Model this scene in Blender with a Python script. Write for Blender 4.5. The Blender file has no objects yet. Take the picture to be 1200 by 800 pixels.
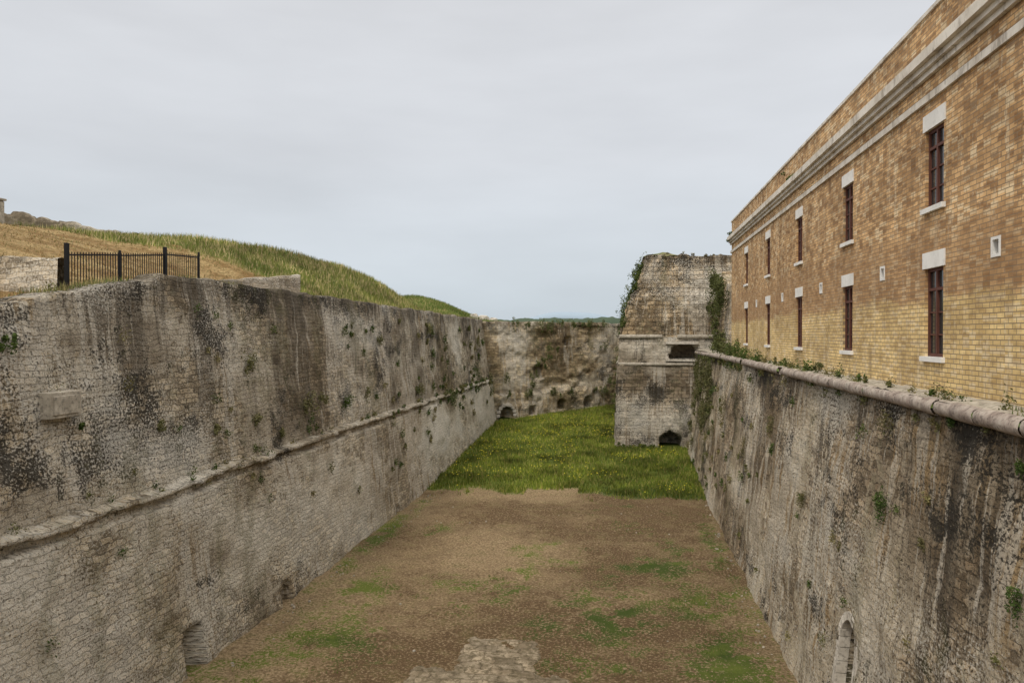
import bpy, math, random
import numpy as np
from mathutils import Vector
random.seed(3); rng=np.random.default_rng(5)
scene=bpy.context.scene
scene.view_settings.view_transform='Standard'; scene.view_settings.look='None'; scene.view_settings.exposure=0
COL=scene.collection
# ------------------------------------------------------------ noise
TAB=rng.random((256,256))
def vn(x,y):
    xi=np.floor(x).astype(int); yi=np.floor(y).astype(int); fx=x-xi; fy=y-yi
    fx=fx*fx*(3-2*fx); fy=fy*fy*(3-2*fy)
    a=TAB[xi%256,yi%256]; b=TAB[(xi+1)%256,yi%256]; c=TAB[xi%256,(yi+1)%256]; d=TAB[(xi+1)%256,(yi+1)%256]
    return a*(1-fx)*(1-fy)+b*fx*(1-fy)+c*(1-fx)*fy+d*fx*fy
def fbm(x,y,o=4,r=.5):
    s=0;a=1;t=0
    for k in range(o):
        s=s+a*vn(x*2**k+17.3*k,y*2**k+9.1*k); t+=a; a*=r
    return s/t
def sg(x): return (x-x.mean())/(x.std()+1e-6)
# ------------------------------------------------------------ mesh helpers
def mk(name,verts,faces,mat=None,uv=None,parent=None,smooth=False,col=None,attr=None):
    verts=np.asarray(verts,dtype=np.float32); faces=np.asarray(faces,dtype=np.int32)
    me=bpy.data.meshes.new(name); n=faces.shape[1]
    me.vertices.add(len(verts)); me.vertices.foreach_set('co',verts.ravel())
    me.loops.add(faces.size); me.loops.foreach_set('vertex_index',faces.ravel())
    me.polygons.add(len(faces)); me.polygons.foreach_set('loop_start',np.arange(0,faces.size,n,dtype=np.int32))
    me.polygons.foreach_set('loop_total',np.full(len(faces),n,dtype=np.int32))
    me.update(calc_edges=True)
    if uv is not None:
        l=me.uv_layers.new(name='UVMap'); l.data.foreach_set('uv',np.asarray(uv,dtype=np.float32)[faces.ravel()].ravel())
    if col is not None:
        a=me.color_attributes.new(name='col',type='FLOAT_COLOR',domain='POINT')
        c=np.ones((len(verts),4),dtype=np.float32); c[:,:3]=col; a.data.foreach_set('color',c.ravel())
    if attr is not None:
        for k,v in attr.items():
            a=me.attributes.new(k,'FLOAT','POINT'); a.data.foreach_set('value',np.asarray(v,dtype=np.float32).ravel())
    me.polygons.foreach_set('use_smooth',np.full(len(faces),bool(smooth)))
    if mat: me.materials.append(mat)
    me.validate(); me.update()
    o=bpy.data.objects.new(name,me); COL.objects.link(o)
    if parent: o.parent=parent
    return o
def empty(name):
    o=bpy.data.objects.new(name,None); COL.objects.link(o); return o
def gridfaces(nu,nv):
    i,j=np.meshgrid(np.arange(nu-1),np.arange(nv-1),indexing='ij'); a=(i*nv+j).ravel()
    return np.stack([a,a+nv,a+nv+1,a+1],1)
class Boxes:
    def __init__(s): s.v=[];s.f=[];s.uv=[];s.n=0
    def add(s,x0,x1,y0,y1,z0,z1,jit=0,bev=0):
        b=bev
        def ring(x0,x1,y0,y1,z): return [(x0,y0,z),(x1,y0,z),(x1,y1,z),(x0,y1,z)]
        if b:
            R=[ring(x0+b,x1-b,y0+b,y1-b,z0),ring(x0,x1,y0,y1,z0+b),ring(x0,x1,y0,y1,z1-b),ring(x0+b,x1-b,y0+b,y1-b,z1)]
        else: R=[ring(x0,x1,y0,y1,z0),ring(x0,x1,y0,y1,z1)]
        for r in R:
            for p in r:
                q=[c+random.uniform(-jit,jit) for c in p]; s.v.append(q); s.uv.append((q[1]+q[0]*.9,q[2]))
        n=s.n; k=len(R)
        s.f.append((n,n+3,n+2,n+1))
        for a in range(k-1):
            for c in range(4):
                d=(c+1)%4; s.f.append((n+4*a+c,n+4*a+d,n+4*a+4+d,n+4*a+4+c))
        m=n+4*(k-1); s.f.append((m,m+1,m+2,m+3)); s.n+=4*k
    def make(s,name,mat,parent=None): return mk(name,s.v,s.f,mat,uv=s.uv,parent=parent)
# ------------------------------------------------------------ node helpers
class N:
    def __init__(s,name):
        s.m=bpy.data.materials.new(name); s.m.use_nodes=True; s.t=s.m.node_tree; s.t.nodes.clear()
        s.out=s.t.nodes.new('ShaderNodeOutputMaterial'); s.b=s.t.nodes.new('ShaderNodeBsdfPrincipled')
        s.t.links.new(s.b.outputs[0],s.out.inputs[0]); s.b.inputs['Roughness'].default_value=.9
        s.b.inputs['Specular IOR Level'].default_value=.15
    def set(s,sock,v):
        if isinstance(v,bpy.types.NodeSocket): s.t.links.new(v,sock)
        elif isinstance(v,(tuple,list)) and len(v)==3 and sock.type=='RGBA': sock.default_value=(*v,1)
        else: sock.default_value=v
    def tc(s,o='UV'): return s.t.nodes.new('ShaderNodeTexCoord').outputs[o]
    def at(s,name,o='Fac'):
        n=s.t.nodes.new('ShaderNodeAttribute'); n.attribute_name=name; return n.outputs[o]
    def noise(s,vec,scale,det=4,rough=.55,dist=0,o='Fac'):
        n=s.t.nodes.new('ShaderNodeTexNoise'); s.set(n.inputs['Vector'],vec); n.inputs['Scale'].default_value=scale
        n.inputs['Detail'].default_value=det; n.inputs['Roughness'].default_value=rough; n.inputs['Distortion'].default_value=dist
        return n.outputs['Color' if o=='Color' else 0]
    def mul(s,vec,xyz,loc=(0,0,0)):
        n=s.t.nodes.new('ShaderNodeMapping'); s.set(n.inputs[0],vec); n.inputs['Scale'].default_value=xyz; n.inputs['Location'].default_value=loc
        return n.outputs[0]
    def mr(s,v,a,b,c=0,d=1):
        n=s.t.nodes.new('ShaderNodeMapRange'); s.set(n.inputs[0],v)
        for i,k in enumerate((a,b,c,d)): n.inputs[i+1].default_value=k
        return n.outputs[0]
    def math(s,op,a,b=0):
        n=s.t.nodes.new('ShaderNodeMath'); n.operation=op; s.set(n.inputs[0],a); s.set(n.inputs[1],b); return n.outputs[0]
    def mad(s,a,k,b):  # (a-.5)*k+b
        n=s.t.nodes.new('ShaderNodeMath'); n.operation='MULTIPLY_ADD'; s.set(n.inputs[0],a); n.inputs[1].default_value=k; s.set(n.inputs[2],b)
        return s.math('SUBTRACT',n.outputs[0],.5*k)
    def vm(s,op,a,b):
        n=s.t.nodes.new('ShaderNodeVectorMath'); n.operation=op; s.set(n.inputs[0],a); s.set(n.inputs[1],b); return n.outputs[0]
    def mix(s,f,a,b,mode='MIX'):
        n=s.t.nodes.new('ShaderNodeMix'); n.data_type='RGBA'; n.blend_type=mode
        s.set(n.inputs[0],f); s.set(n.inputs[6],a); s.set(n.inputs[7],b); return n.outputs[2]
    def sep(s,v):
        n=s.t.nodes.new('ShaderNodeSeparateXYZ'); s.set(n.inputs[0],v); return n.outputs
    def comb(s,x,y,z=0.0):
        n=s.t.nodes.new('ShaderNodeCombineXYZ'); s.set(n.inputs[0],x); s.set(n.inputs[1],y); s.set(n.inputs[2],z); return n.outputs[0]
    def brick(s,vec,w,h,mort,c1,c2,cm,bias=0,smooth=.1,off=.5):
        n=s.t.nodes.new('ShaderNodeTexBrick'); s.set(n.inputs['Vector'],vec); n.inputs['Scale'].default_value=1; n.offset=off
        s.set(n.inputs['Color1'],c1); s.set(n.inputs['Color2'],c2); s.set(n.inputs['Mortar'],cm)
        n.inputs['Mortar Size'].default_value=mort; n.inputs['Mortar Smooth'].default_value=smooth; n.inputs['Bias'].default_value=bias
        n.inputs['Brick Width'].default_value=w; n.inputs['Row Height'].default_value=h
        return n.outputs[0],n.outputs[1]
    def vor(s,vec,scale,o='Color',feat='F1',rnd=1):
        n=s.t.nodes.new('ShaderNodeTexVoronoi'); n.voronoi_dimensions='2D'; n.feature=feat; s.set(n.inputs['Vector'],vec); n.inputs['Scale'].default_value=scale; n.inputs['Randomness'].default_value=rnd; return n.outputs[o]
    def bump(s,h,dist,st=1):
        n=s.t.nodes.new('ShaderNodeBump'); s.set(n.inputs['Height'],h); n.inputs['Distance'].default_value=dist; n.inputs['Strength'].default_value=st
        s.t.links.new(n.outputs[0],s.b.inputs['Normal'])
    def color(s,c): s.set(s.b.inputs['Base Color'],c); return s.m

def stone_mat(name,stone,plaster,pthr=0,streak=.8,sthr=.2,lich=.9,lthr=.8,top=2,span=6,ochre=.5,othr=1.0,moss=.3,bw=.4,bh=.2,bump=.13,mort=.018,warp=.5,pmax=.85,lsc=12,jd=.65,dirt=(.082,.066,.048)):
    k=N(name); uv=k.tc('UV'); v=k.sep(uv)[1]
    n1=k.noise(uv,2.1,6,.68); n2=k.noise(uv,lsc,5,.74); ns=k.noise(k.mul(uv,(3.6,.2,1)),1,6,.7); n3=k.noise(uv,.75,3,.6)
    w=k.comb(k.mad(n3,warp*1.6,k.mad(n1,warp*.8,0.0)),k.mad(n3,-warp,k.mad(n1,warp*.45,0.0)))
    p2=k.vm('ADD',uv,w)
    bc,joint=k.brick(p2,bw,bh,mort,(.56,.54,.51),(1.48,1.44,1.38),(.85,.83,.8),0,.8,.37)
    sc=k.mix(1,stone,bc,'MULTIPLY')
    jv=k.math('MULTIPLY',joint,k.mr(n2,.42,.58,1,.2))
    sc=k.mix(k.math('MULTIPLY',jv,jd),sc,tuple(x*.28 for x in stone))
    pm=k.math('MULTIPLY',k.mr(k.mad(n1,9,k.at('pl')),pthr-.2,pthr+.25),pmax)
    pc=k.mix(k.mr(n2,.42,.58),tuple(x*.66 for x in plaster),tuple(min(.8,x*1.22) for x in plaster))
    base=k.mix(pm,sc,pc)
    base=k.mix(.95,base,k.mix(k.mr(k.mad(n1,5,k.at('to')),-1.7,1.7),(.55,.50,.44),(1.38,1.35,1.30)),'MULTIPLY')
    oc=k.mr(k.mad(ns,6,k.at('oc')),othr,othr+1)
    base=k.mix(k.math('MULTIPLY',oc,ochre),base,(.39,.265,.13))
    lr=k.mr(k.mad(ns,-12,k.at('oc')),.7,1.4); base=k.mix(k.math('MULTIPLY',lr,.55),base,(.65,.60,.51))
    tg=k.mr(v,top-span,top,.35,1)
    st=k.math('MULTIPLY',k.mr(k.mad(n2,7,k.mad(ns,12,k.at('st'))),sthr,sthr+1.5),tg)
    base=k.mix(k.math('MULTIPLY',st,streak),base,dirt)
    tb=k.mr(k.mad(n1,6,v),top-1.1,top-.1,0,.55); base=k.mix(tb,base,(.09,.075,.055))
    lm=k.mr(k.mad(n2,12,k.mad(n1,8,k.at('lich_shade'))),lthr,lthr+.5)
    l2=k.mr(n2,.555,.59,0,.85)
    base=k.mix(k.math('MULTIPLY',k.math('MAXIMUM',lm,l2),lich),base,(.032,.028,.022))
    wm=k.mr(k.mad(n2,-15,k.at('to')),1.0,1.3); base=k.mix(k.math('MULTIPLY',wm,.65),base,(.68,.64,.56))
    mm=k.mr(k.mad(n1,9,k.math('MULTIPLY',k.at('oc'),-1)),1.2,1.9); base=k.mix(k.math('MULTIPLY',mm,moss),base,(.12,.11,.035))
    k.color(base)
    h=k.math('ADD',k.math('MULTIPLY',jv,-.4),k.math('ADD',k.math('MULTIPLY',n2,.9),k.math('MULTIPLY',n1,1.8)))
    k.bump(h,bump,1); return k.m
def plain_stone(name,c,c2,sc=3,bump=.015,dark=.5):
    k=N(name); p=k.tc('Object'); n=k.noise(p,sc,6,.68); n2=k.noise(p,sc*3.5,4,.7)
    b=k.mix(k.mr(n,.38,.62),c,c2)
    if dark: b=k.mix(k.math('MULTIPLY',k.mr(n2,.53,.60),dark),b,tuple(x*.25 for x in c))
    k.color(b); 
    if bump: k.bump(n2,bump)
    return k.m
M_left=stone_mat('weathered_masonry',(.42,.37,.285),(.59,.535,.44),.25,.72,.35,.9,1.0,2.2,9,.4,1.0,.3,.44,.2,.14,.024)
M_back=stone_mat('beige_masonry',(.47,.395,.27),(.49,.44,.34),1.0,.6,.5,.8,1.5,1.5,5,.45,.8,.5,.7,.34,.16,.03,.5)
M_bl=stone_mat('bastion_plaster',(.43,.375,.295),(.63,.575,.48),.3,.82,.4,.9,1.1,0,12,.35,1.0,.3,.75,.34,.15,.035,.35)
M_bu=stone_mat('bastion_masonry',(.47,.375,.25),(.46,.41,.305),1.3,.7,.5,.85,1.4,8,12,.4,.8,.3,.95,.42,.2,.05,.25,.5,8,.9)
M_right=stone_mat('stained_plaster_wall',(.385,.32,.235),(.61,.53,.405),-.3,.84,.35,.9,1.15,-1.7,12,.8,.6,.28,.44,.2,.14,.022)
M_pale=stone_mat('pale_rubble',(.46,.41,.33),(.55,.51,.44),.5,.2,1.5,.5,1.9,3,3,.2,1.5,.05,.4,.18,.05)
M_cord=plain_stone('cordon_stone',(.25,.20,.17),(.43,.375,.32),2.5)
M_blk=plain_stone('stone_block',(.28,.25,.20),(.45,.405,.33),2.2)
M_lime=plain_stone('pale_arch_stone',(.42,.38,.32),(.58,.54,.47),2.2)
M_white=plain_stone('white_limestone',(.70,.69,.66),(.80,.79,.76),1.5,0,.12)
def vcol(name,rough=.8):
    k=N(name); k.color(k.at('col','Color')); k.b.inputs['Roughness'].default_value=rough; return k.m
M_leaf=vcol('foliage'); M_grass=vcol('grass_blades')
# ------------------------------------------------------------ wall builder
def wall(name,pts,Ms,zrows,zfix,T,sb,mat,du=.25,amp=.06,thick=1.0,niches=(),uoff=0,seed=0,parent=None,ragged=.0,lich_shade=None):
    pts=np.array(pts,float); Ms=np.array(Ms,float)
    P=[];MM=[];U=[];Nn=[];u0=0
    for i in range(len(pts)-1):
        L=np.linalg.norm(pts[i+1]-pts[i]); n=max(2,int(L/du)); t=np.linspace(0,1,n,endpoint=(i==len(pts)-2))
        P.append(pts[i]+(pts[i+1]-pts[i])*t[:,None]); MM.append(Ms[i]+(Ms[i+1]-Ms[i])*t[:,None]); U.append(u0+L*t); u0+=L
        d=(pts[i+1]-pts[i])/L; m=(Ms[i]+Ms[i+1])/2; nn=np.array([-d[1],d[0]]); 
        if nn@m<0: nn=-nn
        Nn.append(np.repeat(nn[None],n,0))
    P=np.concatenate(P);MM=np.concatenate(MM);U=np.concatenate(U);Nn=np.concatenate(Nn)
    zr=np.array(zrows,float); Tr=zr[-1]; Tu=T(U)
    if ragged: Tu=Tu+ragged*(fbm(U*1.3+seed,U*0+seed,4,.6)-.5)*2
    Z=np.where(zr[None,:]<=zfix,zr[None,:],zfix+(zr[None,:]-zfix)*((Tu[:,None]-zfix)/(Tr-zfix)))
    UU=np.repeat(U[:,None],len(zr),1)
    S=sb(Z,UU)
    nz=(fbm(UU*.35+seed,Z*.35+3,3)-.5)*amp*3+(fbm(UU*1.6+seed,Z*1.6,4,.6)-.5)*amp*2
    X=P[:,0][:,None]+MM[:,0][:,None]*S+Nn[:,0][:,None]*nz
    Y=P[:,1][:,None]+MM[:,1][:,None]*S+Nn[:,1][:,None]*nz
    for (uc,zb_,w,h,dep) in niches:
        a=np.abs(UU-uc); ins=(a<w/2)&(Z>zb_)&(Z<zb_+h-w/2+np.sqrt(np.maximum((w/2)**2-a**2,0)))
        X=X+np.where(ins,Nn[:,0][:,None]*dep,0); Y=Y+np.where(ins,Nn[:,1][:,None]*dep,0)
    xs=[X];ys=[Y];zs=[Z];us=[UU];vs=[Z]
    for k,(fr,dz) in enumerate(((.35,.03),(1,.0),(1,-2.0))):
        xs.append((X[:,-1]+Nn[:,0]*thick*fr)[:,None]); ys.append((Y[:,-1]+Nn[:,1]*thick*fr)[:,None]); zs.append((Z[:,-1]+dz+(fbm(U*2,U*0+k,3)-.5)*.12)[:,None])
        us.append(U[:,None]); vs.append((Z[:,-1]+[.35,1,3][k]*thick)[:,None])
    X=np.concatenate(xs,1);Y=np.concatenate(ys,1);Z=np.concatenate(zs,1);UU=np.concatenate(us,1);V=np.concatenate(vs,1)
    q=UU+uoff
    A={'pl':sg(fbm(q*.28+3,V*.35+7,5,.6)),'to':sg(fbm(q*.16+31,V*.24+5,5,.62)),'lich_shade':sg(fbm(q*.4+61,V*.55+17,5,.66)),
       'st':sg(fbm(q*.7+91,V*.075+2,5,.68)),'oc':sg(fbm(q*.5+45,V*.12+12,5,.66))}
    if lich_shade is not None:
        for kk,fn in lich_shade.items(): A[kk]=A[kk]+fn(UU,V)
    f=gridfaces(*X.shape)
    return mk(name,np.stack([X.ravel(),Y.ravel(),Z.ravel()],1),f,mat,uv=np.stack([UU.ravel()+uoff,V.ravel()],1),smooth=True,parent=parent,attr=A)
floorY=lambda Y: np.interp(Y,[56,76,90,105],[-12,-11,-10.4,-9.4])
def bell(x,c,w): return np.exp(-((x-c)/w)**2)
# left wall (u = Y+6)
TL=lambda U: np.interp(U-6,[-6,14,18.8,27,60,90],[.1,.25,.85,2.25,2.0,1.75])
def sbL(Z,U):
    led=-5.3+(fbm(U*.5,U*0+1,3)-.5)*.25
    return (Z+12)*.115+np.where(Z>led,.22,0)-np.where((Z>led-.22)&(Z<=led),.06+.10*(fbm(U*1.1,U*0+8,3)>.47),0)+np.where((Z>led-.55)&(Z<=led-.22),.10+.22*(fbm(U*.45,U*0+18,3)>.55),0)
rows=list(np.arange(-12.6,-5.9,.22))+list(np.arange(-5.9,-5.0,.07))+list(np.arange(-4.95,2.2,.2))+[2.25]
up=lambda V:np.clip((V+5.5)/.6,0,1)
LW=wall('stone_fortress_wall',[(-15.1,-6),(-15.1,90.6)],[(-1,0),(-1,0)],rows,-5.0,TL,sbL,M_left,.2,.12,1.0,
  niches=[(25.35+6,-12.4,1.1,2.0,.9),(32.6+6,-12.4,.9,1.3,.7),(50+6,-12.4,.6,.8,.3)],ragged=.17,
  lich_shade={'lich_shade':lambda U,V:-1.5+up(V)*(1.3+1.0*bell(V,-3.0,2.8)*np.clip((60-U)/22,0,1))+1.7*bell(V,-5.62,.22)+.4*np.clip((V-.8)/1.5,0,1),  # narrow ledge bell paints the shade under the ledge into the lichen mask
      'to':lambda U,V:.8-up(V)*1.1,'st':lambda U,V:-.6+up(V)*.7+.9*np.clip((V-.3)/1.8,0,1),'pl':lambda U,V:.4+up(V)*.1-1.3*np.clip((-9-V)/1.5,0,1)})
bx=Boxes(); y=5
while y<89:
    L=random.uniform(.25,.8)
    if random.random()<.35 and fbm(np.array([y*.3]),np.array([2.]))[0]>.45:
        z=-5.42+random.uniform(-.05,.05); bx.add(-16.4,-15.80+random.uniform(-.05,.03),y,y+L-.03,z,z+random.uniform(.1,.16),.02,.015)
    y+=L
bx.make('ledge_stones',M_blk,LW)
bx=Boxes(); bx.add(-16.7,-16.04,19.5,20.75,-2.4,-1.65,.004,.012); bx.add(-16.6,-16.0,19.62,20.63,-2.3,-1.76,.003,.01)
bx.make('stone_plaque',M_blk,LW)
# back wall
TB=lambda U: 1.55+0*U
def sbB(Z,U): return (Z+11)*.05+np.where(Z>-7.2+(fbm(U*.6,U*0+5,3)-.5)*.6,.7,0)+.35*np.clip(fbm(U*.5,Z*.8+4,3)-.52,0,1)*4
rows=list(np.arange(-12,1.4,.2))+[1.55]
BW=wall('stone_fortress_wall',[(-16.6,89.0),(-1.1,105.2),(1,105.3)],[(-.72,.69),(0,1),(0,1)],rows,-3,TB,sbB,M_back,.2,.18,1.2,
  niches=[(3.6,-10.9,2.3,2.3,2.0),(9,-5.5,1.5,1.7,1.2),(12.5,-9.6,1.3,1.4,1.4),(17.0,-9.6,1.4,1.5,1.4),(13.8,-1.4,1.2,1.2,1.2),(7.6,-10,1.1,1.2,1.2)],uoff=200,seed=7,ragged=.22,
  lich_shade={'lich_shade':lambda U,V:1.0*bell(V,-7.3,.5)+.3*bell(V,.8,1)})
bx=Boxes()
dd=np.array([15.5,16.2])/np.hypot(15.5,16.2)
def arch(uc,zb,w,h,push):
    for a in range(9):
        an=math.pi*a/8; du=math.cos(an)*(w/2+.12); zc=zb+h-w/2+math.sin(an)*(w/2+.12)
        c=np.array([-16.6,89.0])+dd*(uc+du)+np.array([dd[1],-dd[0]])*push
        bx.add(c[0]-.2,c[0]+.2,c[1]-.2,c[1]+.2,zc-.17,zc+.17,.02,.03)
arch(3.6,-10.9,2.3,2.3,-.1)
bx.make('arch_stones',M_lime,BW)
# bastion
BA=empty('fortress_bastion')
rows=list(np.arange(-12.6,-.4,.22))+[-.25]
wall('lower_scarp',[(11,76),(-1.05,76),(-1.2,108)],[(0,1),(1,1),(1,0)],rows,-3,lambda U:-.25+0*U,lambda Z,U:(Z+11)*.045+np.where(Z>-2.9,.12,0),M_bl,.22,.17,1.5,
  niches=[(11-4.3,-12,2.0,2.5,2.6),(11-5.5,-2.35,2.9,1.6,2.4)],uoff=300,seed=3,parent=BA,
  lich_shade={'lich_shade':lambda U,V:-.1+.9*bell(V,-5.5,3)-1.2*bell(V,-1.6,1),'pl':lambda U,V:1.6*bell(V,-1.6,1.2),'to':lambda U,V:1.0*bell(V,-1.6,1.2)})
rows=list(np.arange(-.5,7.8,.2))+[8]
def sbU(Z,U):
    course=np.floor(Z/.42); blk=np.floor(U/.95+course*.37)
    h=np.modf(np.abs(np.sin(course*12.99+blk*78.23)*43758.5))[0]
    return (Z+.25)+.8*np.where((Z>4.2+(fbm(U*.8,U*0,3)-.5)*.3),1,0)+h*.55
wall('upper_scarp',[(13,76.65),(4.6,76.75),(-.5,76.65),(-.4,104)],[(0,.11),(0,.11),(.27,.11),(.27,0)],rows,1,lambda U:8+.1*np.sin(U*.4)-np.interp(U,[0,6.6,7.1,13],[.45,.35,0,0]),
  sbU,M_bu,.22,.28,1.2,uoff=340,seed=9,parent=BA,ragged=.35,lich_shade={'st':lambda U,V:.2+.9*bell(V,7.5,1.2),'lich_shade':lambda U,V:.9*bell(V,4.2,.4)})
def tube(name,pts,nrm,r,mat,parent,seg=1.0,uv0=0):
    V=[];F=[];UVs=[];n=0
    for i in range(len(pts)-1):
        a=np.array(pts[i],float);b=np.array(pts[i+1],float);L=np.linalg.norm(b-a);t=0
        while t<L:
            l=min(random.uniform(.6,1.3)*seg,L-t)
            if random.random()>.04:
                off=random.uniform(-.02,.015); rr=r*random.uniform(.92,1.05)
                for e,(tt,sc) in enumerate(((t+.0,.95),(t+.02,1),(t+l-.03,1),(t+l-.008,.95))):
                    c=a+(b-a)*tt/L
                    for q in range(8):
                        an=math.pi*(q/7-.5); jj=random.uniform(-.01,.01)
                        o=(math.cos(an)*rr*sc+off+jj); V.append((c[0]+nrm[i][0]*o,c[1]+nrm[i][1]*o,c[2]+math.sin(an)*rr*sc+jj)); UVs.append((uv0+tt,c[2]+q*.05))
                for e in range(3):
                    for q in range(7): F.append((n+e*8+q,n+e*8+q+1,n+e*8+8+q+1,n+e*8+8+q))
                F.append((n,n+1,n+6,n+7));F.append((n+24,n+25,n+30,n+31)); n+=32
            t+=l
    return mk(name,V,F,mat,uv=UVs,parent=parent,smooth=True)
tube('string_course',[(9,75.62+.75,-2.9),(-.75,75.62+.75,-2.9),(-.8,104,-2.9)],[(0,-1),(-1,0)],.17,M_blk,BA,1.5)
tube('cordon',[(9,75.85+.7,-.2),(-.6,75.85+.7,-.2),(-.6,104,-.2)],[(0,-1),(-1,0)],.2,M_blk,BA,1.5)
bx=Boxes(); bx.add(3.9,7,76.2,76.6,-.95,-.68,.02,.02); bx.add(3.9,7,76.2,76.7,-2.62,-2.4,.02,.02); bx.make('embrasure_surround',M_lime,BA)
k=N('dry_turf'); p=k.tc('Object'); k.color(k.mix(k.mr(k.noise(p,.6,6,.7),.4,.6),(.17,.14,.07),(.10,.12,.035))); M_turf=k.m
xs=np.linspace(1.8,13,24); ys=np.linspace(77.6,104,40); XX,YY=np.meshgrid(xs,ys,indexing='ij')
ZZ=7.75+.55*np.exp(-((XX-3.8)/2.2)**2)*np.clip((YY-77.6)/2,0,1)+(fbm(XX,YY)-.5)*.4
mk('turf_top',np.stack([XX.ravel(),YY.ravel(),ZZ.ravel()],1),gridfaces(*XX.shape),M_turf,smooth=True,parent=BA)
# right wall
RB=5.85; RS=.105
rows=list(np.arange(-12.6,-1.9,.16))+[-1.75]
def sbR(Z,U): return (Z+12)*RS+.15*(fbm(U*.25,Z*.1+2,3)-.5)
RW=wall('stone_fortress_wall',[(RB,-6),(RB,77)],[(1,0),(1,0)],rows,-3,lambda U:-1.72+0*U,sbR,M_right,.16,.11,.12,
  niches=[(22.6+6,-10.1,1.4,2.1,.6)],uoff=120,seed=5,lich_shade={'lich_shade':lambda U,V:-.3+.5*np.sin(U*.3)-.4*np.clip((-8-V)/3,0,1),'st':lambda U,V:.1+.4*np.clip((U-45)/20,-.3,1.5)})
tube('cordon',[(6.83,-6,-1.60),(6.83,57,-1.60),(6.83,76.5,-1.75)],[(-1,0),(-1,0)],.18,M_cord,RW,.9)
ys=np.arange(-6,77,.2); xs_=np.array([6.76,6.9,7.05,7.2,7.35,7.5,7.7])
XX,YY=np.meshgrid(xs_,ys,indexing='ij'); ZZ=-1.45+(XX-6.76)*.1+(fbm(XX*3,YY*1.5,4,.6)-.5)*.14
mk('wall_ledge',np.stack([XX.ravel(),YY.ravel(),ZZ.ravel()],1),gridfaces(*XX.shape),M_blk,uv=np.stack([YY.ravel(),XX.ravel()],1),parent=RW)
def poly_arch(name,yc,zc,r0,r1,zb,proud,mat,parent):
    V=[];F=[]
    def P(y,z,px): return (RB+(z+12)*RS-px,y,z)
    def block(a,b,c,d):
        j=random.uniform(-.012,.012); m=len(V)
        for q in (a,b,c,d): V.append(P(q[0],q[1],proud+j))
        for q in (a,b,c,d): V.append(P(q[0],q[1],-.25))
        F.extend([(m,m+1,m+2,m+3),(m,m+1,m+5,m+4),(m+1,m+2,m+6,m+5),(m+2,m+3,m+7,m+6),(m+3,m,m+4,m+7)])
    g=.012
    for i in range(9):
        a0=math.pi*i/9+g; a1=math.pi*(i+1)/9-g
        block((yc+math.cos(a0)*r0,zc+math.sin(a0)*r0),(yc+math.cos(a0)*r1,zc+math.sin(a0)*r1),(yc+math.cos(a1)*r1,zc+math.sin(a1)*r1),(yc+math.cos(a1)*r0,zc+math.sin(a1)*r0))
    z=zb
    while z<zc-.1:
        h=min(random.uniform(.25,.4),zc-z)
        for s in (-1,1): 
            e=random.uniform(0,.1); block((yc+s*r0,z+g),(yc+s*(r1+e),z+g),(yc+s*(r1+e),z+h-g),(yc+s*r0,z+h-g))
        z+=h
    mk(name,V,F,mat,parent=parent)
poly_arch('niche_surround',22.6,-8.7,.68,.92,-10.15,.05,M_lime,RW)
rows=list(np.arange(-1.8,4,.25))+[4.2]
CW=wall('stone_wall',[(7.45,56.3),(8.6,77)],[(1,0),(1,0)],rows,-1,lambda U:np.interp(U,[0,10,21],[3.6,4.2,6.2]),lambda Z,U:(Z+1.7)*.07,M_bu,.25,.1,1,uoff=400,seed=2,ragged=.4)
# ------------------------------------------------------------ brick building
k=N('ochre_brick'); o=k.sep(k.tc('Object')); vec=k.comb(o[1],o[2]); z=o[2]
n1=k.noise(vec,.55,6,.66); n2=k.noise(vec,6,4,.7); nv=k.noise(k.mul(vec,(2.2,.3,1)),1,5,.68)
jit=k.vm('ADD',vec,k.comb(k.mad(n1,.05,0.0),k.mad(n1,.04,0.0)))
bc,bf=k.brick(jit,.32,.112,.011,(.70,.46,.235),(.40,.24,.115),(.28,.21,.13),0,.2)
bc2,_=k.brick(jit,.32,.112,.011,(.80,.62,.31),(.62,.45,.205),(.34,.27,.16),0,.2)
lowm=k.mr(k.mad(n1,1.6,z),.75,1.0,1,0)
cv=k.sep(k.vor(k.mul(jit,(3.1,8.93,1)),1,'Color','F1',.0))
b=k.mix(k.math('MULTIPLY',lowm,.95),bc,bc2)
b=k.mix(k.math('MULTIPLY',k.mr(cv[0],.80,.88),.6),b,(.76,.64,.44))
b=k.mix(k.math('MULTIPLY',k.math('MULTIPLY',k.mr(cv[2],.74,.81),k.mr(lowm,0,1,.85,.25)),.8),b,(.24,.13,.06))
b=k.mix(.85,b,k.mix(k.mr(n1,.39,.61),(.68,.63,.57),(1.2,1.19,1.16)),'MULTIPLY')
b=k.mix(k.math('MULTIPLY',k.mr(k.mad(n2,.5,nv),.55,.67),.42),b,(.20,.14,.09))
b=k.mix(k.math('MULTIPLY',k.mr(k.mad(n2,.6,nv),.45,.35),.45),b,(.76,.66,.47))
band=k.math('MULTIPLY',k.mr(k.mad(n1,1.6,z),.8,1.0),k.mr(k.mad(n1,1.6,z),3.0,2.4)); b=k.mix(k.math('MULTIPLY',band,.45),b,(.35,.205,.10))
b=k.mix(k.math('MULTIPLY',bf,.8),b,(.27,.20,.13))
k.color(b); k.bump(k.math('ADD',k.math('MULTIPLY',bf,-.6),k.math('MULTIPLY',n2,.5)),.025); M_brick=k.m
k=N('window_frame_paint'); k.color(k.mix(k.noise(k.tc('Object'),6,4),(.085,.032,.024),(.13,.055,.038))); k.b.inputs['Roughness'].default_value=.6; M_frame=k.m
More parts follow.
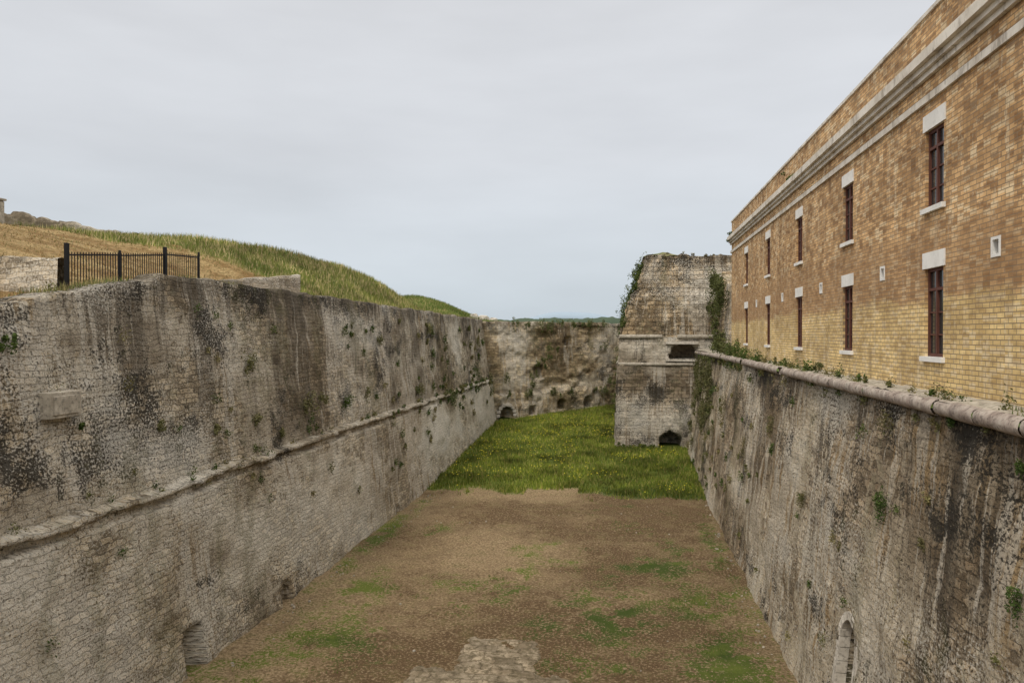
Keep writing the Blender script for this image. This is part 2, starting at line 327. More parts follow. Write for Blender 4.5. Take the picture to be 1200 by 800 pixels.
k=N('window_glass'); k.color((.03,.033,.034)); k.b.inputs['Roughness'].default_value=.12; k.b.inputs['Specular IOR Level'].default_value=.5; M_glass=k.m
k=N('dark_interior'); k.color((.015,.013,.012)); M_dark=k.m
k=N('cornice_stone'); p=k.tc('Object'); b=k.mix(k.mr(k.noise(p,1.2,6,.65),.38,.62),(.54,.49,.42),(.74,.70,.63)); b=k.mix(k.math('MULTIPLY',k.mr(k.noise(k.mul(p,(1,1.5,.6)),1.4,6,.72),.54,.62),.5),b,(.20,.165,.13)); k.color(b); M_corn=k.m
BH=empty('brick_building'); WX=7.5; Y0,Y1=4.0,56.6; ZB,ZT=-1.7,8.0
wy=[12.8,20.2,27.6,35.0,42.4,49.8]; hw=.56
holes=[]
for yc in wy:
    holes.append((yc-hw,yc+hw,3.15,5.1,'w')); holes.append((yc-hw,yc+hw,-.55,1.65,'w'))
vents=[9.7,17.0,24.0,31.2,38.6,46.0]
for yc in vents: holes.append((yc-.14,yc+.14,1.65,1.95,'v'))
ysc=sorted(set([Y0,Y1]+[h[0] for h in holes]+[h[1] for h in holes])); zsc=sorted(set([ZB,ZT]+[h[2] for h in holes]+[h[3] for h in holes]))
V=[];F=[]
def quad(a,b,c,d):
    n=len(V); V.extend([a,b,c,d]); F.append((n,n+1,n+2,n+3))
for i in range(len(ysc)-1):
    for j in range(len(zsc)-1):
        cy=(ysc[i]+ysc[i+1])/2; cz=(zsc[j]+zsc[j+1])/2
        if any(h[0]<cy<h[1] and h[2]<cz<h[3] for h in holes): continue
        quad((WX,ysc[i],zsc[j]),(WX,ysc[i],zsc[j+1]),(WX,ysc[i+1],zsc[j+1]),(WX,ysc[i+1],zsc[j]))
D=.24
for (a,b_,c,d,t) in holes:
    quad((WX,a,c),(WX+D,a,c),(WX+D,a,d),(WX,a,d)); quad((WX,b_,c),(WX,b_,d),(WX+D,b_,d),(WX+D,b_,c))
    quad((WX,a,d),(WX+D,a,d),(WX+D,b_,d),(WX,b_,d)); quad((WX,a,c),(WX,b_,c),(WX+D,b_,c),(WX+D,a,c))
XR=20
quad((WX,Y1,ZB),(WX,Y1,ZT),(XR,Y1,ZT),(XR,Y1,ZB)); quad((WX,Y0,ZB),(XR,Y0,ZB),(XR,Y0,ZT),(WX,Y0,ZT)); quad((XR,Y0,ZB),(XR,Y1,ZB),(XR,Y1,ZT),(XR,Y0,ZT))
mk('brick_walls',V,F,M_brick,parent=BH)
fr=Boxes();gl=Boxes();lt=Boxes();dk=Boxes()
for (a,b_,c,d,t) in holes:
    if t=='v':
        lt.add(WX-.02,WX+.1,a-.06,a+.003,c-.06,d+.06); lt.add(WX-.02,WX+.1,b_-.003,b_+.06,c-.06,d+.06)
        lt.add(WX-.018,WX+.1,a+.003,b_-.003,d-.003,d+.058); lt.add(WX-.018,WX+.1,a+.003,b_-.003,c-.058,c+.003)
        dk.add(WX+.12,WX+.2,a,b_,c,d); continue
    x0=WX+.07; x1=WX+.16; w=.085
    fr.add(x0,x1,a+.002,a+w,c+.002,d-.002); fr.add(x0,x1,b_-w,b_-.002,c+.002,d-.002)
    fr.add(x0+.002,x1,a+w,b_-w,d-w,d-.003); fr.add(x0+.002,x1,a+w,b_-w,c+.003,c+w)
    m=(a+b_)/2; fr.add(x0-.01,x1,m-.045,m+.045,c+w,d-w)
    zt=c+(d-c)*.76; fr.add(x0-.012,x1,a+w,m-.045,zt-.035,zt+.035); fr.add(x0-.012,x1,m+.045,b_-w,zt-.035,zt+.035)
    for q in (.25,.5):
        zz=c+(d-c)*q; fr.add(x0+.015,x1,a+w,m-.045,zz-.02,zz+.02); fr.add(x0+.015,x1,m+.045,b_-w,zz-.02,zz+.02)
    gl.add(x0+.045,x0+.055,a+.01,b_-.01,c+.01,d-.01)
    lt.add(WX-.03,WX+.05,a-.12,b_+.12,d-.002,d+.40)
    lt.add(WX-.09,WX+.06,a-.12,b_+.12,c-.12,c+.004)
fr.make('window_frames',M_frame,BH); gl.make('window_panes',M_glass,BH); lt.make('lintels_and_sills',M_white,BH); dk.make('vent_openings',M_dark,BH)
cb=Boxes(); y=Y0-.1
while y<Y1+.15:
    L=min(2.4,Y1+.2-y)
    j=lambda: random.uniform(-.004,.004)
    if L>.1:
        cb.add(WX-.07+j(),WX+.1,y,y+L-.005,5.80,5.98)
        cb.add(WX-.10+j(),WX+.1,y,y+L-.005,6.40,6.54); cb.add(WX-.20+j(),WX+.1,y,y+L-.005,6.545,6.68); cb.add(WX-.32+j(),WX+.1,y,y+L-.005,6.685,6.93)
        cb.add(WX-.05+j(),WX+.45,y,y+L-.005,8.0,8.10)
    y+=L
cb.make('cornice',M_corn,BH)
rf=Boxes(); rf.add(WX+.3,XR-.3,Y0+.2,Y1-.2,7.3,7.5); rf.make('roof',M_corn,BH)
# ------------------------------------------------------------ ground
def patch(X,Y):
    g=np.zeros_like(X)
    for (px,py,rx,ry,a) in ((-.6,33.5,1.7,3.0,1.3),(1.4,40.0,2.0,1.8,1.0),(2.8,35,1.5,3.0,.8),(-12.2,34,1.2,3,.8),(-11.5,29,2.0,2.2,.9),(-3.2,31,1.0,1.6,.5),(3.8,29,1.8,3.5,1.0),(-2.4,27.5,1.2,1.6,.7),(5.0,45,.7,8,.7),(-14.4,45,.7,10,.75),(0,48,2,1.5,.3),(-7.2,33,.9,1.2,.45),(-4.6,39,1.2,1.2,.35)):
        g=np.maximum(g,a*np.exp(-((X-px)/rx)**2-((Y-py)/ry)**2))
    g=np.maximum(g,.45*np.clip((fbm(X*.35+40,Y*.35+8,4,.6)-.56)*7,0,1))
    return g
def green(X,Y):
    edge=57.0+(fbm(X*.35+3,Y*.1,3)-.5)*3.0+np.where((X>-7.5)&(X<-3.5),1.6,0)
    return np.clip(np.maximum(np.clip((Y-edge)/1.0,0,1),patch(X,Y)*np.clip(fbm(X*.9,Y*.9,4,.6)*4-1.2,0,1.1)),0,1)
xs=np.concatenate([[-4000,-1500,-500,-200,-80,-40,-25],np.arange(-18,12,.3),[20,40,80,200,500,1500,4000]])
ys=np.concatenate([[-3000,-800,-200,-60,-20],np.arange(0,112,.3),[130,170,300,600,1500,4500]])
XX,YY=np.meshgrid(xs,ys,indexing='ij'); ZZ=floorY(YY)+(fbm(XX*.4,YY*.4,4)-.5)*.25
ZZ=np.where(YY>112,-12,ZZ)
k=N('ditch_earth'); p=k.tc('Object'); g=k.at('green'); to=k.at('to')
n1=k.noise(p,1.3,7,.72); n2=k.noise(p,9,5,.76)
soil=k.mix(k.mr(k.mad(n1,8,to),-1.4,1.6),(.14,.088,.044),(.34,.245,.14))
soil=k.mix(k.math('MULTIPLY',k.mr(n2,.5,.57),.65),soil,(.085,.055,.028))
soil=k.mix(k.math('MULTIPLY',k.mr(n2,.455,.40),.7),soil,(.42,.33,.205))
soil=k.mix(k.math('MULTIPLY',k.mr(k.mad(n2,.9,n1),.545,.60),.4),soil,(.12,.11,.035))
gf=k.mr(k.mad(n2,5.0,k.mad(n1,3.5,g)),.38,.6)
gf=k.math('MULTIPLY',gf,k.mr(g,.05,.25)); gf=k.math('MAXIMUM',gf,k.mr(g,.9,1))
gc=k.mix(k.mr(k.mad(n1,6,to),-1,1),(.055,.085,.014),(.125,.155,.027))
k.color(k.mix(gf,soil,gc)); k.bump(k.math('ADD',n2,n1),.16); M_ground=k.m
mk('ground',np.stack([XX.ravel(),YY.ravel(),ZZ.ravel()],1),gridfaces(*XX.shape),M_ground,smooth=True,attr={'green':green(XX,YY),'to':sg(fbm(XX*.14,YY*.14,5,.6))-.5*np.clip((XX+4)/3,0,1)*np.clip((52-YY)/-6+1,.3,1)+.6*np.exp(-((XX+6)/4)**2)})  # right-hand tone term paints a soft shadow into the soil colour
k=N('worn_paving'); p=k.tc('Object'); n1=k.noise(p,1.4,6,.7); n2=k.noise(p,5,5,.75)
pb,pj=k.brick(k.vm('ADD',p,k.comb(k.mad(n1,.9,0.0),k.mad(n1,-.7,0.0))),.8,.5,.025,(.8,.8,.8),(1.25,1.22,1.18),(.5,.46,.4),0,.6)
b=k.mix(k.mr(n1,.42,.58),(.17,.135,.09),(.31,.255,.18)); b=k.mix(.7,b,pb,'MULTIPLY'); b=k.mix(k.math('MULTIPLY',k.mr(n2,.49,.56),.75),b,(.10,.08,.045)); k.color(b); k.bump(k.math('SUBTRACT',n2,k.math('MULTIPLY',pj,.3)),.08); M_pave=k.m
xs=np.arange(-8.2,-1.2,.07); ys=np.arange(24,30.6,.07); XX,YY=np.meshgrid(xs,ys,indexing='ij')
e=np.minimum.reduce([XX+6.3,-3.0-XX,30.0-YY]); e2=np.minimum.reduce([XX+7.8,-1.7-XX,27.0-YY]); e=np.maximum(e,e2)+(fbm(XX*2.5,YY*2.5,4,.65)-.5)*.7
ZZ=-12.20+.25*np.clip(e/.3,0,1)+(fbm(XX*3,YY*3,4,.6)-.5)*.13
mk('stone_paving',np.stack([XX.ravel(),YY.ravel(),ZZ.ravel()],1),gridfaces(*XX.shape),M_pave,smooth=True)
bx=Boxes()
for q in range(200):
    yv=random.uniform(22,57); xv=random.uniform(-14.6,5)
    if random.random()<.65: xv=random.choice([-14.7+abs(random.gauss(0,.5)),5.6-abs(random.gauss(0,.4))])
    s_=random.uniform(.02,.06)*(2 if random.random()<.05 else 1); bx.add(xv,xv+s_*1.6,yv,yv+s_*1.3,-12.05,-12.0+s_*.6,s_*.25,s_*.2)
bx.make('loose_stones',M_blk)
# ------------------------------------------------------------ hillside
def hill(X,Y):
    base=np.interp(Y,[-20,14,18.8,27,90,170],[-.05,.1,.65,2.0,1.45,1.2])
    Xc=np.interp(Y,[0,50,66,80,95],[-60,-46,-31,-27,-25]); Hc=np.interp(Y,[0,30,50,66,76,84,92],[8,8.0,8.0,7.6,6.3,3.8,1.4])
    s=np.clip((-19.5-X)/(-19.5-Xc),0,1); s=s*s*(3-2*s)
    h=base+(Hc-base)*s+4.4*np.exp(-((X+32)/8.5)**2-((Y-113)/12)**2)
    return h+(fbm(X*.15,Y*.15,4)-.5)*.9*np.clip((-19-X)/6,0,1)
xs=np.concatenate([[-400,-200,-120,-90],np.arange(-75,-17.4,.5)]); ys=np.arange(-20,172,.6)
XX,YY=np.meshgrid(xs,ys,indexing='ij'); ZZ=hill(XX,YY)
def hg(X,Y): return np.clip((Y-(55+(fbm(X*.2,Y*.2,3)-.5)*8+np.clip((X+30)*.5,-4,4)))/3,0,1)
k=N('hill_turf'); p=k.tc('Object'); g=k.at('green'); n1=k.noise(p,.45,7,.7); n2=k.noise(p,4,5,.74)
tan=k.mix(k.mr(n1,.43,.57),(.22,.13,.05),(.39,.275,.13)); tan=k.mix(k.math('MULTIPLY',k.mr(n2,.49,.56),.7),tan,(.14,.105,.035))
grn=k.mix(k.mr(n1,.42,.58),(.085,.115,.022),(.17,.18,.045)); grn=k.mix(k.math('MULTIPLY',k.mr(k.mad(n2,.5,n1),.53,.58),.6),grn,(.30,.23,.11))
gf=k.mr(k.mad(n2,1.2,k.mad(n1,1.2,g)),.4,.6)
k.color(k.mix(gf,tan,grn)); k.bump(n2,.25); M_hill=k.m
mk('hillside',np.stack([XX.ravel(),YY.ravel(),ZZ.ravel()],1),gridfaces(*XX.shape),M_hill,smooth=True,attr={'green':hg(XX,YY)})
xs=np.arange(-18,60,1.0); ts=np.linspace(0,1,40); XX,TT=np.meshgrid(xs,ts,indexing='ij')
y0=np.interp(XX,[-18,-1,60],[90.5,106.3,106.3]); YY=y0+TT*(172-y0); ZZ=1.15+(fbm(XX*.2,YY*.2)-.5)*.5+0*XX
mk('rampart_ground',np.stack([XX.ravel(),YY.ravel(),ZZ.ravel()],1),gridfaces(*XX.shape),M_hill,smooth=True,attr={'green':np.ones_like(XX)})
def ridge(name,d,x0,x1,hfn,mat,n=400,depth=60):
    t=np.linspace(0,1,n); X=x0+(x1-x0)*t; h=hfn(X)
    R=[(0,-15,0),(0,None,.75),(depth*.3,None,1.0),(depth,None,.8),(depth*1.5,-15,0)]
    V=np.zeros((n,5,3))
    for j,(dy,z,f) in enumerate(R):
        V[:,j,0]=X; V[:,j,1]=d+dy; V[:,j,2]=-15 if z is not None else -15+(h+15)*f
    return mk(name,V.reshape(-1,3),gridfaces(n,5),mat,smooth=True)
k=N('distant_woods'); k.color(k.mix(k.noise(k.tc('Object'),.08,5,.7),(.03,.05,.035),(.075,.1,.06))); M_woods=k.m
k=N('hazy_mountain'); k.color((.27,.335,.40)); M_mtn=k.m
ridge('distant_tree_line',620,-700,700,lambda X:10+fbm(X*.02,X*0,3)*4+fbm(X*.2,X*0+4,4,.6)*3,M_woods,900)
ridge('distant_mountain',3300,-1400,1600,lambda X:40+45*np.exp(-((X+240)/240)**2)+26*fbm(X*.006,X*0+3,4),M_mtn,300,400)
# ------------------------------------------------------------ grass
def grass(name,X,Y,Z,h0,h1,w,c1,c2,c3=None,p3=.15,lean=.4,cv=(.55,.9)):
    n=len(X); h=rng.uniform(h0,h1,n); a=rng.uniform(0,2*np.pi,n); ww=w*rng.uniform(.6,1.3,n)
    l=rng.normal(0,lean,n)*h; la=rng.uniform(0,2*np.pi,n)
    b=np.stack([X,Y,Z],1); dx=np.stack([np.cos(a)*ww,np.sin(a)*ww,0*a],1); tip=b+np.stack([np.cos(la)*l,np.sin(la)*l,h],1)
    b[:,2]-=.03
    V=np.stack([b-dx,b+dx,tip],1).reshape(-1,3); F=np.arange(3*n).reshape(-1,3)
    t=rng.random((n,1)); C=np.array(c1)*(1-t)+np.array(c2)*t
    if c3 is not None: m=(rng.random(n)<p3); C[m]=np.array(c3)
    cl=cv[0]+cv[1]*fbm(X*.5,Y*.5,3); C=C*cl[:,None]
    return mk(name,V,F,M_grass,col=np.repeat(C,3,0))
n=120000; X=rng.uniform(-15.5,5.8,n); Y=rng.uniform(55.5,105,n)
g=green(X,Y); keep=(rng.random(n)<g*(.1+1.5*fbm(X*.6,Y*.6,3)))&~((X>-1)&(Y>76))&(Y<90+(X+15.6)*1.03)
X,Y=X[keep],Y[keep]
grass('meadow_grass',X,Y,floorY(Y),.1,.40,.035,(.065,.10,.014),(.20,.235,.035),(.32,.28,.09),.15,.4,(.1,1.75))
n=80000; X=rng.uniform(-14.8,5.5,n); Y=rng.uniform(22,57,n); g=green(X,Y); keep=(rng.random(n)<g*1.1)&(Y<56); X,Y=X[keep],Y[keep]
grass('grass_tufts',X,Y,floorY(Y)-.03,.03,.14,.02,(.055,.09,.018),(.13,.155,.035),(.24,.19,.08),.2)
n=1800; X=rng.uniform(-15,5,n); Y=rng.uniform(57,95,n); keep=(fbm(X*.3+9,Y*.3,3)>.48)&(green(X,Y)>.9)&~((X>-1.3)&(Y>75.5))&(Y<89+(X+15.6)*1.03); X,Y=X[keep],Y[keep]
Z=floorY(Y)+rng.uniform(.22,.38,len(X)); s_=rng.uniform(.02,.045,len(X))
o=np.stack([X,Y,Z],1); V=np.stack([o+np.stack([-s_,-s_,0*s_],1),o+np.stack([s_,-s_,0*s_],1),o+np.stack([s_,s_,s_*.8],1),o+np.stack([-s_,s_,s_*.8],1)],1).reshape(-1,3)
mk('wildflowers',V,np.arange(len(V)).reshape(-1,4),M_grass,col=np.tile(np.array([[.48,.42,.03]]),(len(V),1)))
n=110000; X=rng.uniform(-46,-19,n); Y=rng.uniform(50,100,n); g=hg(X,Y); keep=(rng.random(n)<g*.9)&(hill(X,Y)>1.7); X,Y=X[keep],Y[keep]
grass('hill_grass',X,Y,hill(X,Y),.12,.6,.035,(.10,.13,.028),(.22,.235,.055),(.46,.37,.19),.32,.35,(.3,1.4))
n=50000; X=rng.uniform(-70,-18,n); Y=rng.uniform(20,60,n); g=1-hg(X,Y); keep=rng.random(n)<g*.7; X,Y=X[keep],Y[keep]
grass('dry_grass',X,Y,hill(X,Y),.04,.18,.03,(.20,.135,.05),(.38,.27,.13),(.12,.13,.04),.2,.6,(.3,1.4))
n=25000; X=rng.uniform(-45,-18,n); Y=rng.uniform(98,122,n); grass('hill_grass',X,Y,hill(X,Y),.15,.5,.04,(.08,.12,.025),(.15,.19,.045),(.35,.28,.13),.12)
n=12000; Y=rng.uniform(15,90,n); X=-17.2-rng.uniform(0,1.2,n); keep=fbm(Y*.5,Y*0,3)>.5; X,Y=X[keep],Y[keep]
grass('wall_top_grass',X,Y,TL(Y+6)-.05,.08,.35,.02,(.15,.15,.05),(.32,.26,.12),(.08,.11,.03),.3)
n=7000; Y=rng.uniform(10,57,n); X=rng.uniform(6.85,7.48,n); keep=fbm(Y*.6+7,X*2,3)>.55; X,Y=X[keep],Y[keep]
grass('wall_top_grass',X,Y,-1.42+0*Y,.03,.14,.012,(.10,.11,.03),(.24,.2,.09),(.08,.12,.03),.3)
# ------------------------------------------------------------ shrubs
def shrub(loc,r,n=260,c1=(.035,.06,.012),c2=(.10,.14,.035),droop=0,leaf=.07,name='wall_shrub',flat=1.0):
    loc=np.array(loc,float)
    nb=max(4,int(5+r*4)); cen=rng.normal(0,.45,(nb,3))*r; cen[:,0]*=flat
    idx=rng.integers(0,nb,n); rad=rng.uniform(.25,.6,nb)*r
    d=rng.normal(0,1,(n,3)); d/=np.linalg.norm(d,axis=1)[:,None]
    P=loc+cen[idx]+d*(rad[idx]*rng.uniform(.45,1.05,n))[:,None]
    P[:,2]-=droop*rng.random(n)**2*r*2
    a=rng.normal(0,1,(n,3)); a/=np.linalg.norm(a,axis=1)[:,None]; b=np.cross(a,rng.normal(0,1,(n,3))); b/=np.linalg.norm(b,axis=1)[:,None]
    s=leaf*rng.uniform(.6,1.3,n)[:,None]
    V=np.stack([P-a*s,P-b*s*.45,P+a*s,P+b*s*.45],1).reshape(-1,3)
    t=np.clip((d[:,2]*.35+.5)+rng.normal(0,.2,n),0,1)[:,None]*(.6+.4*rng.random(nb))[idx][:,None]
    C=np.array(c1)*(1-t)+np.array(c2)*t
    T=[]
    for q in range(nb):
        e=loc+cen[q]; w=.012+r*.01
        T+= [loc+(0,0,-r*.3),loc+(0,w*2,-r*.3),e]
    ob=mk(name,V,np.arange(len(V)).reshape(-1,4),M_leaf,col=np.repeat(C,4,0))
    mk('stems',np.array(T),np.arange(len(T)).reshape(-1,3),M_leaf,col=np.tile(np.array([[.12,.09,.06]]),(len(T),1)),parent=ob)
    return ob
LX=lambda z: -15.1-(z+12)*.115-(.22 if z>-5.3 else 0)+.12
def unproj(x,y,plane):
    th=math.radians(8.4); ph=math.atan((x-600)/900)-th; z=-4
    for _ in range(7):
        Xp=plane(z); Yp=Xp/math.tan(ph); d=-Xp*math.sin(th)+Yp*math.cos(th); z=(392-y)*d/900
    return (plane(z),Yp,z)
for (x,y,r,kk) in ((530,467,.85,0),(408,470,.6,0),(362,470,.6,1),(293,420,.5,1),(12,400,.25,0),(300,490,.35,1),(492,455,.6,1),(502,382,.65,1),(556,432,.9,0),(574,445,1.0,0),(560,400,.5,1),(460,487,.4,1),(378,463,.4,1),(95,500,.12,0),(190,497,.2,1),(255,500,.2,1),(330,505,.25,1),(430,460,.4,1),(445,395,.4,1)):
    L=unproj(x,y,LX); c=((.035,.06,.012),(.10,.14,.035)) if kk==0 else ((.09,.095,.035),(.24,.22,.10))
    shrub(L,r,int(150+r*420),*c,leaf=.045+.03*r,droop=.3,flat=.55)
RX=lambda z: RB+(z+12)*RS-.1
for (x,y,r,kk) in ((1035,588,.42,0),(1190,700,.26,0),(1195,545,.1,0),(985,640,.12,1),(872,520,.5,1),(940,580,.3,1),(1040,495,.3,1),(1115,490,.12,0),(905,490,.4,1),(1080,635,.12,1),(850,470,.7,1),(835,500,.6,1)):
    L=unproj(x,y,RX); c=((.03,.055,.012),(.085,.125,.03)) if kk==0 else ((.09,.085,.035),(.22,.19,.09))
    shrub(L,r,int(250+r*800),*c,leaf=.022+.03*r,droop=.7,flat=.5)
def joint_tufts(name,pl,n,z0,z1,zj,y0,y1):
    Vs=[];Cs=[]
    for q in range(n):
        yy=y0+(y1-y0)*random.random()**.8; zz=zj+random.uniform(-.1,.15) if random.random()<.35 else random.uniform(z0,z1)
        r=random.uniform(.07,.2)*(1+yy/60); m=int(40+120*r); d=rng.normal(0,1,(m,3))*np.array([.4,1,.8])*r*.6; d[:,2]-=r*.2
        P=np.array([pl(zz)-.0,yy,zz])+d; a=rng.normal(0,1,(m,3)); a/=np.linalg.norm(a,axis=1)[:,None]; b=np.cross(a,rng.normal(0,1,(m,3))); b/=np.linalg.norm(b,axis=1)[:,None]
        s=(.018+.0009*yy)*rng.uniform(.6,1.4,m)[:,None]; Vs.append(np.stack([P-a*s,P-b*s*.45,P+a*s,P+b*s*.45],1).reshape(-1,3))
        base=np.array(random.choice([(.05,.075,.018),(.10,.10,.035),(.16,.14,.06),(.07,.09,.025)])); c=base*rng.uniform(.6,1.8,(m,1)); Cs.append(np.repeat(c,4,0))
    V=np.concatenate(Vs); mk(name,V,np.arange(len(V)).reshape(-1,4),M_leaf,col=np.concatenate(Cs))
joint_tufts('wall_tufts',LX,170,-9,1.6,-5.25,14,89)
joint_tufts('wall_tufts',RX,120,-11,-2.2,-1.9,13,75)
joint_tufts('wall_tufts',lambda z:7.05,60,-1.4,-1.3,-1.33,12,56)
for (yy,r,kk) in ((53,.75,0),(50,.5,0),(47.2,.75,0),(42.5,.45,0),(31.5,.42,0),(29.6,.25,1),(24.8,.12,0),(19,.1,0),(56,.8,1),(38,.2,1),(35.3,.22,0),(27,.12,1),(22,.1,1)):
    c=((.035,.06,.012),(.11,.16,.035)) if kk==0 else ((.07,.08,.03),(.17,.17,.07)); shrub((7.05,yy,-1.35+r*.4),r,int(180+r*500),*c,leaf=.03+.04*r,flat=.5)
for q in range(26):
    t=random.random(); yy=58+18.5*t; zz=random.uniform(-2.2,3.8+2.2*t); xx=7.4+1.0*t
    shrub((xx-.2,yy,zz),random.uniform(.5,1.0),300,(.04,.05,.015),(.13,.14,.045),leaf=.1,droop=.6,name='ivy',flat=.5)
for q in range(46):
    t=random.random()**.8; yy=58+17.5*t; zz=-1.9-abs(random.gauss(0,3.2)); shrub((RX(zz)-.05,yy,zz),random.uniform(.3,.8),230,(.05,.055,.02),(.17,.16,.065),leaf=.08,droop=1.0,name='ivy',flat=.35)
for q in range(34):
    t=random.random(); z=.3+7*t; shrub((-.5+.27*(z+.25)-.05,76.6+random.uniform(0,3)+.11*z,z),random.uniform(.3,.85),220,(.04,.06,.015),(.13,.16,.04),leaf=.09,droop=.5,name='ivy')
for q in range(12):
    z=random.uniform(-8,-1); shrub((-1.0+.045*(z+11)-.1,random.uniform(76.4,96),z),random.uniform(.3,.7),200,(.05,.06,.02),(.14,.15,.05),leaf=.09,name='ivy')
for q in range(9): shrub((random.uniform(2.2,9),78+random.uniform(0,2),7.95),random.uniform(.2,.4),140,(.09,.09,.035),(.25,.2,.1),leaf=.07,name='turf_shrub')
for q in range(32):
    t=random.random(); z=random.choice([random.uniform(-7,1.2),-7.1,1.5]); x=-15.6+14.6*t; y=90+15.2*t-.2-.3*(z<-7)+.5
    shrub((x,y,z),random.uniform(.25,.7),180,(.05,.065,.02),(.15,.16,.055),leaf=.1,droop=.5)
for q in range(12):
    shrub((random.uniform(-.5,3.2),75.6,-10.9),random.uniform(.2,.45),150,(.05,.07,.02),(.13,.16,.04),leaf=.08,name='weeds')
shrub((7.3,36.2,7.1),.25,180,leaf=.05,name='cornice_plant'); shrub((7.3,56,6.95),.35,180,leaf=.07,name='cornice_plant')
# ------------------------------------------------------------ iron gate
k=N('black_iron'); k.color((.012,.012,.013)); k.b.inputs['Roughness'].default_value=.5; M_iron=k.m
G=Boxes()
def run(p0,p1,zb0,zb1,zt0,zt1,sp=.14):
    p0=np.array(p0,float);p1=np.array(p1,float); L=np.linalg.norm(p1-p0); n=int(L/sp)
    for i in range(n+1):
        t=i/n; p=p0+(p1-p0)*t; zb=zb0+(zb1-zb0)*t; zt=zt0+(zt1-zt0)*t; G.add(p[0]-.012,p[0]+.012,p[1]-.012,p[1]+.012,zb+.1,zt)
    for f in (.12,.93):
        m=24
        for i in range(m):
            a=i/m;b=(i+1)/m; pa=p0+(p1-p0)*a; pb=p0+(p1-p0)*b; z=(zb0+(zb1-zb0)*a)*(1-f)+(zt0+(zt1-zt0)*a)*f
            G.add(min(pa[0],pb[0])-.02,max(pa[0],pb[0])+.02,min(pa[1],pb[1]),max(pa[1],pb[1]),z-.025,z+.025)
def post(x,y,z0,z1,w=.06): G.add(x-w,x+w,y-w,y+w,z0,z1,0,.01)
post(-19,23.9,1.0,3.15,.06); run((-19,24.0),(-19,26.6),1.5,1.9,2.85,3.1); post(-19,26.7,1.5,3.2,.035); run((-19,26.8),(-19,29.5),1.9,2.1,3.1,3.4); post(-19,29.6,1.8,3.65,.06)
run((-19,29.75),(-19.2,32.4),2.1,2.2,3.45,3.6,.16); post(-19.2,32.5,2,3.75,.035)
G.make('iron_gate',M_iron)
wall('low_stone_wall',[(-19.2,23.7),(-34,24.4)],[(0,1),(0,1)],list(np.arange(.3,2.6,.15))+[2.7],.5,lambda U:np.interp(U,[0,3,14],[2.6,2.75,3.1]),lambda Z,U:0*Z,M_pale,.2,.03,.5,uoff=60,seed=1,ragged=.05)
wall('low_stone_wall',[(-19.3,43.8),(-20.9,37.8),(-23,32)],[(-1,.2),(-1,.2),(-1,.2)],list(np.arange(1,3.2,.15))+[3.3],1.5,lambda U:np.interp(U,[0,6.2,12],[3.55,2.85,2.5]),lambda Z,U:0*Z,M_pale,.2,.03,.6,uoff=80,seed=4,ragged=.05)
wall('ruined_wall',[(-47.5,69),(-60,67.2),(-64,66)],[(0,1),(0,1),(0,1)],list(np.arange(6,11,.25))+[11.2],7,lambda U:np.interp(U,[0,4,8,12,16],[9.7,10.5,11.3,11.9,12.0]),lambda Z,U:0*Z,M_pale,.25,.12,1,uoff=500,seed=6,ragged=.5)
bx=Boxes(); bx.add(-44.9,-44.2,48.7,49.4,7,9.6,.03,.04); bx.add(-45,-44.1,48.6,49.5,9.6,9.75,.01,.02); bx.make('stone_pillar',M_blk)
bx=Boxes()
for q in range(14):
    x=-21+random.uniform(-1.6,1.6);y=110+random.uniform(-1,1);z=float(hill(np.array([x]),np.array([y]))[0]); s_=random.uniform(.3,.8); bx.add(x,x+s_*1.4,y,y+s_,z-.2,z+s_*.8,s_*.15,s_*.15)
bx.make('rock_outcrop',M_lime)
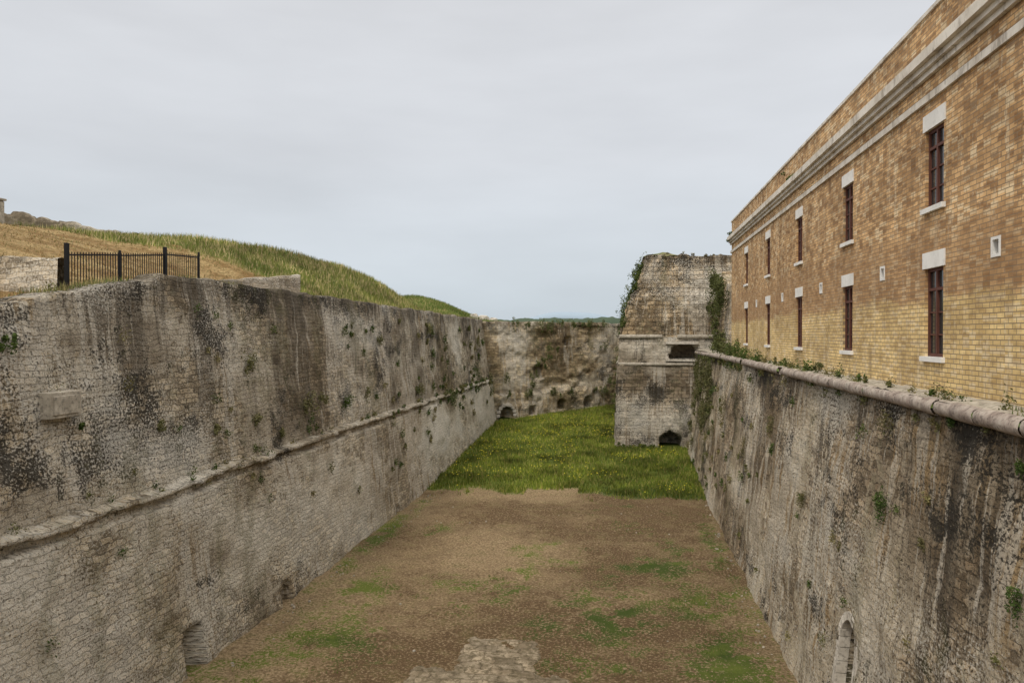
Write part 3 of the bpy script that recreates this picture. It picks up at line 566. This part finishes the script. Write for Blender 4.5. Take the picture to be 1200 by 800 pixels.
# ------------------------------------------------------------ world
el=math.radians(48); az=math.radians(200)
w=bpy.data.worlds.new('World'); scene.world=w; w.use_nodes=True; t=w.node_tree; t.nodes.clear()
out=t.nodes.new('ShaderNodeOutputWorld'); bg=t.nodes.new('ShaderNodeBackground'); sky=t.nodes.new('ShaderNodeTexSky'); sky.sky_type='NISHITA'; sky.sun_disc=False
sky.sun_elevation=el; sky.sun_rotation=az; bg.inputs[1].default_value=.1
tc=t.nodes.new('ShaderNodeTexCoord'); sp=t.nodes.new('ShaderNodeSeparateXYZ'); t.links.new(tc.outputs['Generated'],sp.inputs[0])
rp=t.nodes.new('ShaderNodeValToRGB'); t.links.new(sp.outputs[2],rp.inputs[0])
cr=rp.color_ramp; cr.elements[0].position=0; cr.elements[0].color=(.30,.34,.375,1); cr.elements[1].position=1; cr.elements[1].color=(1,.965,.91,1)
for p_,c in ((.08,(.335,.362,.388)),(.22,(.36,.372,.39)),(.42,(.38,.386,.40)),(.56,(.94,.905,.86))):
    e=cr.elements.new(p_); e.color=(*c,1)
mp=t.nodes.new('ShaderNodeMapping'); t.links.new(tc.outputs['Generated'],mp.inputs[0]); mp.inputs['Scale'].default_value=(1,1,4); mp.inputs['Rotation'].default_value=(0,.12,0)
nz=t.nodes.new('ShaderNodeTexNoise'); nz.inputs['Scale'].default_value=2.2; nz.inputs['Detail'].default_value=5; nz.inputs['Roughness'].default_value=.5; t.links.new(mp.outputs[0],nz.inputs[0])
m1=t.nodes.new('ShaderNodeMapRange'); t.links.new(nz.outputs[0],m1.inputs[0]); m1.inputs[1].default_value=.3;m1.inputs[2].default_value=.7;m1.inputs[3].default_value=17.6;m1.inputs[4].default_value=21
vm=t.nodes.new('ShaderNodeVectorMath'); vm.operation='SCALE'; t.links.new(rp.outputs[0],vm.inputs[0]); t.links.new(m1.outputs[0],vm.inputs['Scale'])
mx=t.nodes.new('ShaderNodeMix'); mx.data_type='RGBA'; mx.inputs[0].default_value=.94; t.links.new(sky.outputs[0],mx.inputs[6]); t.links.new(vm.outputs[0],mx.inputs[7])
t.links.new(mx.outputs[2],bg.inputs[0]); t.links.new(bg.outputs[0],out.inputs[0])
sun=bpy.data.lights.new('sun','SUN'); sun.energy=1.5; sun.angle=math.radians(10); sun.color=(1,.92,.80)
so=bpy.data.objects.new('sun',sun); COL.objects.link(so)
sd=Vector((math.sin(az)*math.cos(el),math.cos(az)*math.cos(el),math.sin(el)))
so.rotation_euler=sd.to_track_quat('Z','Y').to_euler()
# ------------------------------------------------------------ camera
cam=bpy.data.cameras.new('camera'); cam.lens=27; cam.sensor_width=36; cam.clip_end=12000; cam.clip_start=.1
co=bpy.data.objects.new('camera',cam); COL.objects.link(co); co.location=(0,0,0); co.rotation_euler=(math.radians(89.49),0,math.radians(8.4)); scene.camera=co
